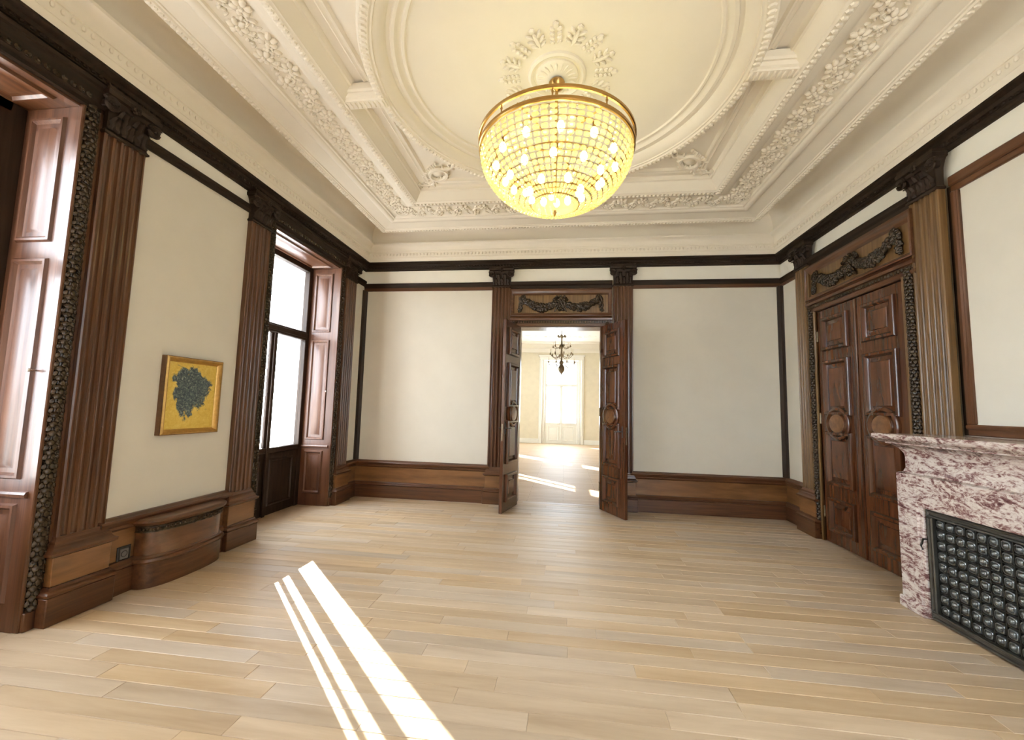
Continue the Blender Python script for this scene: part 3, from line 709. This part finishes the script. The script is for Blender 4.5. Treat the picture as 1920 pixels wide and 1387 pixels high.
door_surround(NT, (-.085, YB, 0), pi, 0, .665, 'carved garland overdoor of the open back doorway', False); NT += 1
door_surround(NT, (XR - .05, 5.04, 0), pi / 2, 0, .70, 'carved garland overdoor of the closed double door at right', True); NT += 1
m = MB(); 
for a, b in ((-.775, -.75), (.58, .605)): m.box(a, b, YB - .01, YB + .31, 0, 2.9)
m.box(-.75, .58, YB - .01, YB + .31, 2.88, 2.92)
tag(m.build('trim_%d' % NT, 'wood_v', smooth=False), 'dark wooden lining of the open back doorway', 'door lining', 'structure'); NT += 1

# ------------------------------------------------------------------ doors
MP = [(0, .0), (.0, .022), (.010, .036), (.034, .038), (.050, .016), (.056, .002), (.085, .003), (.10, .012)]
def door(name, loc, rz, wd, lab, handle=None, bothsides=True, mir=False):
    t = thing(name, lab, 'door', loc, rz, 'structure'); th = .024; H = 2.875
    m = MB(); m.box(0, wd, -th, th, .008, H, .004); m.build('leaf', 'wood_door', t)
    px0, px1 = .115, wd - .115; cz = 1.45; r = (px1 - px0) / 2
    for side in ((1, -1) if bothsides else (1,)):
        T = Matrix.Diagonal((1, side, 1, 1))
        P = [(i, (y + th - .001)) for i, y in MP]
        for z0, z1, nm in ((2.35, 2.77, 'upper_panel'), (.15, .555, 'lower_panel')):
            m = MB(); m.rectpanel(px0, px1, z0, z1, P, T); p = m.build(nm, 'wood_door', t)
            m = MB(); m.rectpanel(px0 + .105, px1 - .105, z0 + .105, z1 - .105, [(0, th + .010), (.005, th + .019)], T); m.build('field', 'wood_door_panel', p)
        # tall panel: two halves with an oval medallion between them
        for z0, z1 in ((.705, cz - .10), (cz + .10, 2.225)):
            m = MB(); m.rectpanel(px0, px1, z0, z1, P, T); p = m.build('tall_panel', 'wood_door', t)
            m = MB(); m.rectpanel(px0 + .102, px1 - .102, z0 + .102, z1 - .102, [(0, th + .010), (.005, th + .019)], T); m.build('field', 'wood_door_panel', p)
        m = MB(); m.ovalpanel(wd / 2, cz, r * .93, .195, [(0, th), (.0, th + .026), (.014, th + .036), (.034, th + .036), (.046, th + .022), (.052, th + .012), (.07, th + .013), (.08, th + .03), (.11, th + .034)], T); md = m.build('medallion', 'wood_door', t)
        m = MB(); m.ovalpanel(wd / 2, cz, r * .93 - .085, .195 - .085, [(0, th + .028), (.006, th + .038), (.03, th + .041)], T); m.build('medallion_field', 'wood_burl', md)
    # edge strip and lock plate
    m = MB(); m.box(wd - .004, wd + .003, -.009, .009, 1.05, 1.30); m.build('lock_plate', 'old_brass', t)
    if handle:
        m = MB()
        for side in (1, -1):
            m.box(wd - .075, wd - .045, side * th - .004, side * th + .004, 1.15, 1.31, .002)
            m.tube([(wd - .06, side * th, 1.235), (wd - .06, side * (th + .05), 1.235), (wd - .085, side * (th + .058), 1.235), (wd - .17, side * (th + .055), 1.23)], [.008, .008, .009, .007], 8)
        m.build('handle', 'black_plastic', t)
    for z in (.35, 1.5, 2.55):
        m = MB(); m.tube([(0, -th - .004, z - .06), (0, -th - .004, z + .06)], .009, 8); m.lump((0, -th - .004, z + .066), (.011, .011, .011)); m.build('hinge', 'old_brass', t)
    return t
LW = .665
def ang(dx, dy): return math.atan2(dy, dx)
door('door_1', (-.75, 6.70, 0), ang(-.155, -.65), LW, 'left leaf of the open back double door, standing into the room', True)
door('door_2', (.58, 6.70, 0), ang(.33, -.64), LW, 'right leaf of the open back double door with black lever handle', True)
door('door_3', (XR - .055, 5.74, 0), -pi / 2, .697, 'far leaf of the closed reddish double door on the right wall', False)
door('door_4', (XR - .055, 4.34, 0), pi / 2, .697, 'near leaf of the closed reddish double door, partly behind the marble mantel', False)
m = MB(); m.box(XR - .095, XR - .07, 5.02, 5.06, .01, 2.87, .008)
cb = bpy.data.objects['door_3']; o = m.build('cover_bead', 'wood_door', None); o.parent = cb; o.matrix_parent_inverse = Matrix.LocRotScale(cb.location, cb.rotation_euler, None).inverted()

# ------------------------------------------------------------------ radiator cover, socket, picture
def radiator():
    t = thing('radiator_cover', 'bow-fronted wooden radiator cover under the framed picture', 'radiator cover', (XL, 3.47, 0), -pi / 2)
    N = 28
    def path(off):
        R = []
        for i in range(N + 1):
            u = -1 + 2 * i / N; a = u * pi / 2
            x = (.385 + off) * (abs(sin(a)) ** .8) * (1 if u > 0 else -1); d = .05 + (.185 + off) * (abs(cos(a)) ** .62)
            R.append((x, d))
        return R
    def sweep(prof, nm, mat, cap=False):
        m = MB(); R = []
        for off, z in prof: R.append([(x, d, z) for x, d in path(off)])
        m.rings(R, None, False, False, False)
        if cap: m.add([(x, d, prof[-1][1]) for x, d in path(prof[-1][0])], [tuple(range(N + 1))])
        return m.build(nm, mat, t)
    sweep([(.012, 0), (.012, .195)], 'plinth_board', 'wood_h')
    sweep([(.012, .195), (.03, .20), (.038, .215), (.03, .235), (.012, .243), (.008, .252), (0, .258)], 'base_moulding', 'wood_h')
    sweep([(0, .255), (0, .44)], 'bowed_panel', 'wood_bow')
    m_ = sweep([(0, .44), (.008, .443), (.008, .452), (.004, .455), (.004, .49), (.01, .494), (.012, .50)], 'carved_band', 'wood_carved')
    m = MB()
    for i, (x, d) in enumerate(path(.006)):
        if d > .06: m.lump((x, d, .472), (.014, .014, .014), None, 6, 4)
    m.build('carved_beads', 'wood_carved', m_)['kind'] = 'stuff'
    sweep([(.012, .50), (.03, .512), (.038, .53), (.03, .545), (.02, .55), (.0, .552)], 'top_board', 'wood_h', True)
radiator()
s = thing('power_socket', 'small square power socket low on the panelling beside radiator cover', 'socket', (XL + .036, 3.015, .30), -pi / 2)
m = MB(); m.rectpanel(-.052, .052, -.06, .06, [(0, 0), (0, .006), (.006, .012), (.016, .012), (.02, .006)]); m.build('socket_frame', 'black_plastic', s)
m = MB(); m.box(-.034, .034, 0, .011, -.04, .04, .003); p = m.build('socket_plate', 'grey_plastic', s)
m = MB(); m.rings([[(r * cos(2 * pi * k / 18), y, r * sin(2 * pi * k / 18)) for k in range(18)] for r, y in ((.026, .011), (.024, .0125), (.02, .0125), (.018, .006))]); m.build('socket_hole', 'black_plastic', p)
pc = thing('picture', 'gilt framed yellow picture with a dark blue-green cluster on the left wall', 'picture', (XL + .01, 3.50, 1.58), -pi / 2)
pw, ph = .30, .35
for nm, R in (('frame_rail', 'h'), ('frame_stile', 'v')):
    for s_ in (-1, 1):
        m = MB(); pf = [(0, 0), (0, .05), (.012, .058), (.022, .056), (.034, .03), (.045, .022), (.045, 0)]
        if R == 'h': vs = [[(sx * (pw - i), y, s_ * (ph - i)) for i, y in pf] for sx in (-1, 1)]
        else: vs = [[(s_ * (pw - i), y, sz * (ph - i)) for i, y in pf] for sz in (-1, 1)]
        m.rings(vs, None, False, False, True); o = m.build(nm, 'gilt_frame', pc)
        m = MB()
        if R == 'h': m.box(-pw - .003, pw + .003, -.002, .048, min(s_ * ph, s_ * (ph + .004)), max(s_ * ph, s_ * (ph + .004)))
        else: m.box(min(s_ * pw, s_ * (pw + .004)), max(s_ * pw, s_ * (pw + .004)), -.002, .048, -ph, ph)
        m.build('outer_edge', 'frame_brown', o)
m = MB(); m.box(-pw + .03, pw - .03, 0, .02, -ph + .03, ph - .03); m.build('canvas', 'picture', pc)

# ------------------------------------------------------------------ fireplace
def fireplace():
    t = thing('fireplace', 'purple and white veined marble fireplace mantel on the right wall', 'fireplace', (XR, 2.95, 0), pi / 2)
    for s_ in (-1, 1):
        a, b = sorted((s_ * .80, s_ * 1.0)); m = MB(); m.box(a, b, .19, .53, 0, 1.085, .008)
        a, b = sorted((s_ * .775, s_ * 1.015)); m.box(a, b, .19, .545, 0, .09, .008); m.build('pier', 'marble', t)
        a, b = sorted((s_ * .77, s_ * .805)); m = MB(); m.box(a, b, .36, .515, .0, .86, .006); m.build('inner_jamb', 'marble', t)
    m = MB(); m.box(-.80, .80, 0, .53, .84, 1.085, .006); m.build('lintel', 'marble', t)
    m = MB(); m.rings([[(-x, 0, z), (-x, d, z), (x, d, z), (x, 0, z)] for x, d, z in ((1.0, .53, 1.085), (.965, .497, 1.095), (.95, .485, 1.13), (.95, .485, 1.22), (.955, .49, 1.25), (.975, .51, 1.285), (1.005, .545, 1.315), (1.03, .575, 1.325), (1.03, .575, 1.335))], None, True, True); m.build('frieze', 'marble', t)
    m = MB(); m.rings([[(-x, 0, z), (-x, d, z), (x, d, z), (x, 0, z)] for x, d, z in ((1.06, .585, 1.335), (1.075, .60, 1.338), (1.085, .615, 1.355), (1.095, .625, 1.36), (1.10, .635, 1.375), (1.10, .635, 1.398), (1.092, .627, 1.405))], None, True, True); m.build('shelf', 'marble', t)
    m = MB(); m.box(-.77, .77, .36, .38, .03, .85); m.build('fire_back', 'black_soot', t)
    g = thing('fire_screen', 'grey iron fireplace screen with rows of round bosses', 'fire screen', (XR - .45, 2.95, 0), pi / 2)
    X, Z0, Z1 = .765, .012, .83
    def bar(nm, x0, x1, z0, z1):
        m = MB(); m.rectpanel(x0, x1, z0, z1, [(0, 0), (0, .045), (.006, .052), (.014, .05), (.02, .04)] if min(x1 - x0, z1 - z0) > .045 else [(0, 0), (0, .045), (.006, .052)]); m.build(nm, 'iron_frame', g)
    bar('frame_rail', -X, X, Z1 - .055, Z1); bar('frame_rail', -X, X, Z0, Z0 + .055)
    bar('frame_stile', -X, -X + .05, Z0 + .055, Z1 - .055); bar('frame_stile', X - .05, X, Z0 + .055, Z1 - .055)
    nc, nr = 18, 9; x0, x1, z0, z1 = -X + .05, X - .05, Z0 + .055, Z1 - .055; px, pz = (x1 - x0) / nc, (z1 - z0) / nr
    m = MB(); m.box(x0, x1, .004, .008, z0, z1); m.build('backing', 'black_soot', g)
    m = MB()
    for i in range(nc + 1): x = x0 + i * px; m.box(x - .004, x + .004, .008, .022, z0, z1)
    for j in range(nr + 1): z = z0 + j * pz; m.box(x0, x1, .008, .020, z - .004, z + .004)
    m.build('lattice', 'iron', g)
    b = MB(); hx, hz = px * .39, pz * .39; N = 20
    def sq(s, y):
        R = []
        for k in range(N):
            a = 2 * pi * k / N; c, q = cos(a), sin(a); n = (abs(c) ** 4 + abs(q) ** 4) ** -.25
            R.append((hx * s * c * n, y, hz * s * q * n))
        return R
    b.rings([sq(1, .008), sq(1, .02), sq(.92, .026), sq(.78, .027), sq(.7, .020), sq(.55, .020), sq(.46, .028), sq(.3, .034), sq(.12, .037)])
    bm = b.mesh('boss', 'pewter')
    for i in range(nc):
        for j in range(nr): link('boss', bm, g, (x0 + (i + .5) * px, 0, z0 + (j + .5) * pz))
    m = MB(); m.tube([(X + .004, .045, .60), (X + .004, .075, .60), (X - .004, .085, .585), (X + .006, .09, .55), (X - .004, .085, .52)], .007, 7); m.build('latch', 'iron', g)
fireplace()

# ------------------------------------------------------------------ chandelier
def chandelier():
    t = thing('crystal_chandelier', 'large lit crystal basket chandelier with brass rim under the ceiling medallion', 'chandelier', (CX, CY, 3.27))
    z0 = -3.27
    m = MB(); m.lathe([(0, 4.47 + z0), (.055, 4.465 + z0), (.072, 4.44 + z0), (.06, 4.40 + z0), (.03, 4.375 + z0), (.014, 4.36 + z0), (.012, 3.9 + z0), (.05, 3.86 + z0), (.055, 3.8 + z0), (.02, 3.76 + z0), (.012, 3.70 + z0), (.012, 3.33 + z0)], 24); m.build('stem', 'brass', t)
    def ring(R, z, nm, h=.02, w=.014):
        m = MB(); m.lathe([(R - w, z - h / 2), (R, z - h / 2), (R + w * .5, z - h * .3), (R + w * .5, z + h * .3), (R, z + h / 2), (R - w, z + h / 2), (R - w, z - h / 2)], 96); return m.build(nm, 'brass', t)
    ring(.675, 3.862 + z0, 'upper_rim', .03); ring(.668, 3.778 + z0, 'lower_rim', .034)
    pm = MB(); pm.tube([(0, 0, 3.79 + z0), (0, 0, 3.85 + z0)], .006); pm.lump((0, 0, 3.82 + z0), (.011, .011, .013)); pmm = pm.mesh('rim_post', 'brass')
    for i in range(10): a = 2 * pi * i / 10 + .3; link('rim_post', pmm, t, (.67 * cos(a), .67 * sin(a), 0))
    am = MB(); am.tube([(.03, 0, 3.80 + z0), (.34, 0, 3.84 + z0), (.66, 0, 3.80 + z0)], .007); amm = am.mesh('spoke', 'brass')
    for i in range(6): link('spoke', amm, t, None, 2 * pi * i / 6 + .1)
    # crystal strands: rim to bottom disc
    NS = 60; RH, RV = .655, .485; zc = 3.765 + z0
    st = MB(); NR = 15; a0 = radians(2); a1 = radians(76)
    for k in range(NR):
        th = a0 + (a1 - a0) * (k + .5) / NR; r = RH * cos(th); z = zc - RV * sin(th)
        wdt = 2 * pi * r / NS * .43; hh = (a1 - a0) / NR * sqrt((RH * sin(th)) ** 2 + (RV * cos(th)) ** 2) * .43
        tn = Vector((-RH * sin(th), 0, -RV * cos(th))).normalized(); nn = Vector((RV * cos(th), 0, -RH * sin(th))).normalized()
        c = Vector((r, 0, z)); e = Vector((0, 1, 0)); d = min(wdt, hh) * .55
        q = [c + e * wdt * .8 + tn * hh * .8, c - e * wdt * .8 + tn * hh * .8, c - e * wdt * .8 - tn * hh * .8, c + e * wdt * .8 - tn * hh * .8]
        o = [c + e * wdt, c + tn * hh, c - e * wdt, c - tn * hh]
        ring8 = [o[0], q[0], o[1], q[1], o[2], q[2], o[3], q[3]]
        inn = [c + (p - c) * .5 + nn * d for p in ring8]; inb = [c + (p - c) * .5 - nn * d for p in ring8]
        st.rings([[tuple(p) for p in inb], [tuple(p) for p in ring8], [tuple(p) for p in inn]], None, True, True)
    stm = st.mesh('crystal_strand', 'crystal', False)
    for i in range(NS): link('crystal_strand', stm, t, None, 2 * pi * i / NS)
    # brass hoops that carry the strands
    for k in range(0, NR, 2):
        th = a0 + (a1 - a0) * k / NR; r = RH * cos(th) - .006; z = zc - RV * sin(th)
        m = MB(); m.lathe([(r - .0035, z), (r, z - .0035), (r + .0035, z), (r, z + .0035), (r - .0035, z)], 60); m.build('hoop', 'brass', t)
    # bottom disc, fringe drops and finial
    zb = zc - RV * sin(a1); rb = RH * cos(a1)
    m = MB(); m.lathe([(rb + .01, zb + .01), (rb + .012, zb - .004), (rb * .8, zb - .022), (rb * .4, zb - .034), (.02, zb - .04), (.0, zb - .04)], 32); m.build('bottom_disc', 'crystal', t)
    m = MB(); m.lathe([(.016, zb - .03), (.012, zb - .045), (.018, zb - .055), (.009, zb - .07), (.012, zb - .078), (0, zb - .088)], 14); m.build('finial', 'brass', t)
    # bulbs
    bm = MB(); bm.lathe([(0, .045), (.014, .04), (.026, .022), (.03, 0), (.026, -.02), (.014, -.034), (0, -.038)], 12); bmm = bm.mesh('bulb', 'bulb_glow')
    sm = MB(); sm.lathe([(.013, .085), (.013, .04), (.016, .04)], 10); smm = sm.mesh('bulb_holder', 'brass')
    for R, z, n, ph in ((.52, 3.66, 12, .1), (.40, 3.53, 10, .3), (.22, 3.44, 6, 0)):
        for i in range(n):
            a = 2 * pi * i / n + ph; b = link('bulb', bmm, t, (R * cos(a), R * sin(a), z + z0)); link('bulb_holder', smm, b)
    for R, z in ((.52, 3.75), (.40, 3.62), (.22, 3.53)):
        m = MB(); m.lathe([(R - .006, z + z0), (R, z + z0 - .006), (R + .006, z + z0), (R, z + z0 + .006), (R - .006, z + z0)], 48); m.build('bulb_hoop', 'brass', t)
chandelier()

# ------------------------------------------------------------------ the next room
Y2 = 18.35; ZC2 = 4.45
def next_room():
    m = MB(); m.box(XL, XR, 7.0, Y2, -.1, 0); tag(m.build('floor_far', 'oak_far', smooth=False), 'bright oak floor of the far room beyond the doorway', 'floor', 'structure')
    ws = [(11.69, 13.20), (15.19, 16.70)]
    m = MB(); ys = [7.0] + [q for w in ws for q in w] + [Y2 + .3]
    for i in range(0, len(ys), 2): m.box(XO, XL, ys[i], ys[i + 1], -.1, 4.6)
    for a, b in ws: m.box(XO, XL, a, b, HEAD, 4.6); m.box(XO, XL, a, b, -.1, 0)
    tag(m.build('wall_far_left', 'wall_far', smooth=False), 'window wall of the far room', 'wall', 'structure')
    m = MB(); m.box(XR, XR + .3, 7.0, Y2 + .3, -.1, 4.6); tag(m.build('wall_far_right', 'wall_far', smooth=False), 'right wall of the far room', 'wall', 'structure')
    wx = (-.98, .70)
    m = MB(); m.box(XL, wx[0], Y2, Y2 + .45, -.1, 4.6); m.box(wx[1], XR, Y2, Y2 + .45, -.1, 4.6); m.box(wx[0], wx[1], Y2, Y2 + .45, HEAD, 4.6); m.box(wx[0], wx[1], Y2, Y2 + .45, -.1, 0)
    we = tag(m.build('wall_far_end', 'wall_far', smooth=False), 'pale yellow end wall of the far room around its window', 'wall', 'structure')
    m = MB(); m.box(XO, XR + .3, 7.0, Y2 + .4, ZC2, ZC2 + .15); cf = tag(m.build('ceiling_far', 'plaster_far', smooth=False), 'white ceiling of the far room with plaster ornament', 'ceiling', 'structure')
    m = MB(); m.extrude([(Y2, 4.02), (Y2 - .03, 4.02), (Y2 - .04, 4.08), (Y2 - .04, 4.2), (Y2 - .12, 4.25), (Y2 - .2, 4.38), (Y2 - .5, 4.39), (Y2 - .52, ZC2), (Y2, ZC2)], XL, XR); m.build('cornice', 'plaster_far', cf)
    m = MB(); random.seed(5)
    for i in range(26):
        x = -2.6 + i * .2
        for q in range(5): m.lump((x + random.uniform(-.06, .06), 16.6 + random.uniform(-.25, .25), ZC2), (.06, .03, .02), RZ(random.uniform(0, 3)), 6, 4)
    m.build('ceiling_scrolls', 'plaster_far', cf)
    m = MB()
    for a, b in ((XL, wx[0] - .1), (wx[1] + .1, XR)): m.box(a, b, Y2 - .03, Y2, 0, .16, .008); m.box(a, b, Y2 - .02, Y2, .16, .20, .006)
    tag(m.build('baseboard_far', 'white_paint'), 'white baseboard along the end wall of the far room', 'baseboard', 'structure')
    for i, (a, b) in enumerate(ws): window('window_%d' % (3 + i), a, b, WX, ('nearer', 'farther')[i] + ' left window of the far room, seen only by its sunlight', 'white_paint', bar=.1675)
    w = window('window_6', wx[0] + .10, wx[1] - .10, Y2 + .1, 'white framed bright window at the end of the far room', 'white_paint', rz=pi)
    tr = thing('trim_%d' % NT, 'white casing round the bright end window of far room', 'window casing', (( wx[0] + wx[1]) / 2, Y2, 0), pi, 'structure'); h = (wx[1] - wx[0]) / 2
    for s_ in (-1, 1):
        m = MB(); a, b = sorted((s_ * h, s_ * (h + .14))); m.box(a, b, 0, .05, 0, 3.85, .01); a, b = sorted((s_ * (h + .02), s_ * (h + .09))); m.box(a, b, .05, .075, .25, 3.7, .01)
        a, b = sorted((s_ * (h - .1), s_ * h)); m.box(a, b, -.14, 0, 0, HEAD, .01); m.build('side_casing', 'white_paint', tr)
    m = MB(); m.box(-h - .14, h + .14, 0, .06, HEAD, 3.85, .01); m.box(-h - .18, h + .18, 0, .1, 3.83, 3.9, .01); m.build('head_casing', 'white_paint', tr)
next_room()

def far_chandelier():
    t = thing('brass_chandelier', 'dark branched brass chandelier with candles hanging in the far room', 'chandelier', (-.10, 12.0, 2.50))
    z0 = -2.50
    m = MB(); m.lathe([(0, 2.50 + z0), (.015, 2.52 + z0), (.03, 2.56 + z0), (.085, 2.62 + z0), (.10, 2.69 + z0), (.085, 2.76 + z0), (.04, 2.81 + z0), (.07, 2.86 + z0), (.05, 2.90 + z0), (.025, 2.95 + z0), (.025, 3.03 + z0), (.06, 3.08 + z0), (.03, 3.14 + z0), (.022, 3.28 + z0), (.075, 3.33 + z0), (.07, 3.37 + z0), (.025, 3.42 + z0), (.02, 3.58 + z0), (.05, 3.64 + z0), (.015, 3.69 + z0), (.006, 3.72 + z0)], 16); m.build('stem', 'old_brass', t)
    m = MB(); m.tube([(0, 0, 3.70 + z0), (0, 0, ZC2 + z0)], .006); m.build('chain', 'old_brass', t)
    m = MB(); m.lathe([(.0, ZC2 - .01 + z0), (.06, ZC2 - .02 + z0), (.05, ZC2 - .06 + z0), (0, ZC2 - .09 + z0)], 14); m.build('canopy', 'old_brass', t)
    for R, zr, zc_, n, dip in ((.40, 2.88, 2.86, 8, .17), (.33, 3.08, 3.12, 8, .10), (.26, 3.34, 3.34, 6, .05), (.11, 3.66, 3.64, 6, .02)):
        m = MB(); m.tube([(.03 + (R - .03) * q, 0, zr + (zc_ - zr) * q - dip * sin(pi * q) * (.4 + q) + z0) for q in [i / 8 for i in range(9)]], .009 if R > .2 else .012, 6)
        am = m.mesh('arm', 'old_brass')
        m = MB(); m.lathe([(.0, zc_ - .03 + z0), (.03, zc_ - .005 + z0), (.032, zc_ + .0 + z0), (.014, zc_ + .01 + z0), (.016, zc_ + .04 + z0), (0, zc_ + .04 + z0)], 10, Matrix.Translation((R, 0, 0))); cm = m.mesh('cup', 'old_brass')
        m = MB(); m.tube([(R, 0, zc_ + .03 + z0), (R, 0, zc_ + .13 + z0)], .010, 8); m.lump((R, 0, zc_ + .145 + z0), (.01, .01, .02)); km = m.mesh('candle', 'candle')
        for i in range(n):
            a = 2 * pi * i / n + R * 3; o = link('arm', am, t, None, a); link('cup', cm, o)
            if R > .2: link('candle', km, o)
far_chandelier()

# ------------------------------------------------------------------ outside
m = MB(); m.box(-90, XO - .02, -80, 110, -4.3, -4.0); m.box(XO - .02, 60, -80, YF - .32, -4.3, -4.0); tag(m.build('street', 'paving', smooth=False), 'pale street ground outside the windows', 'street', 'structure')
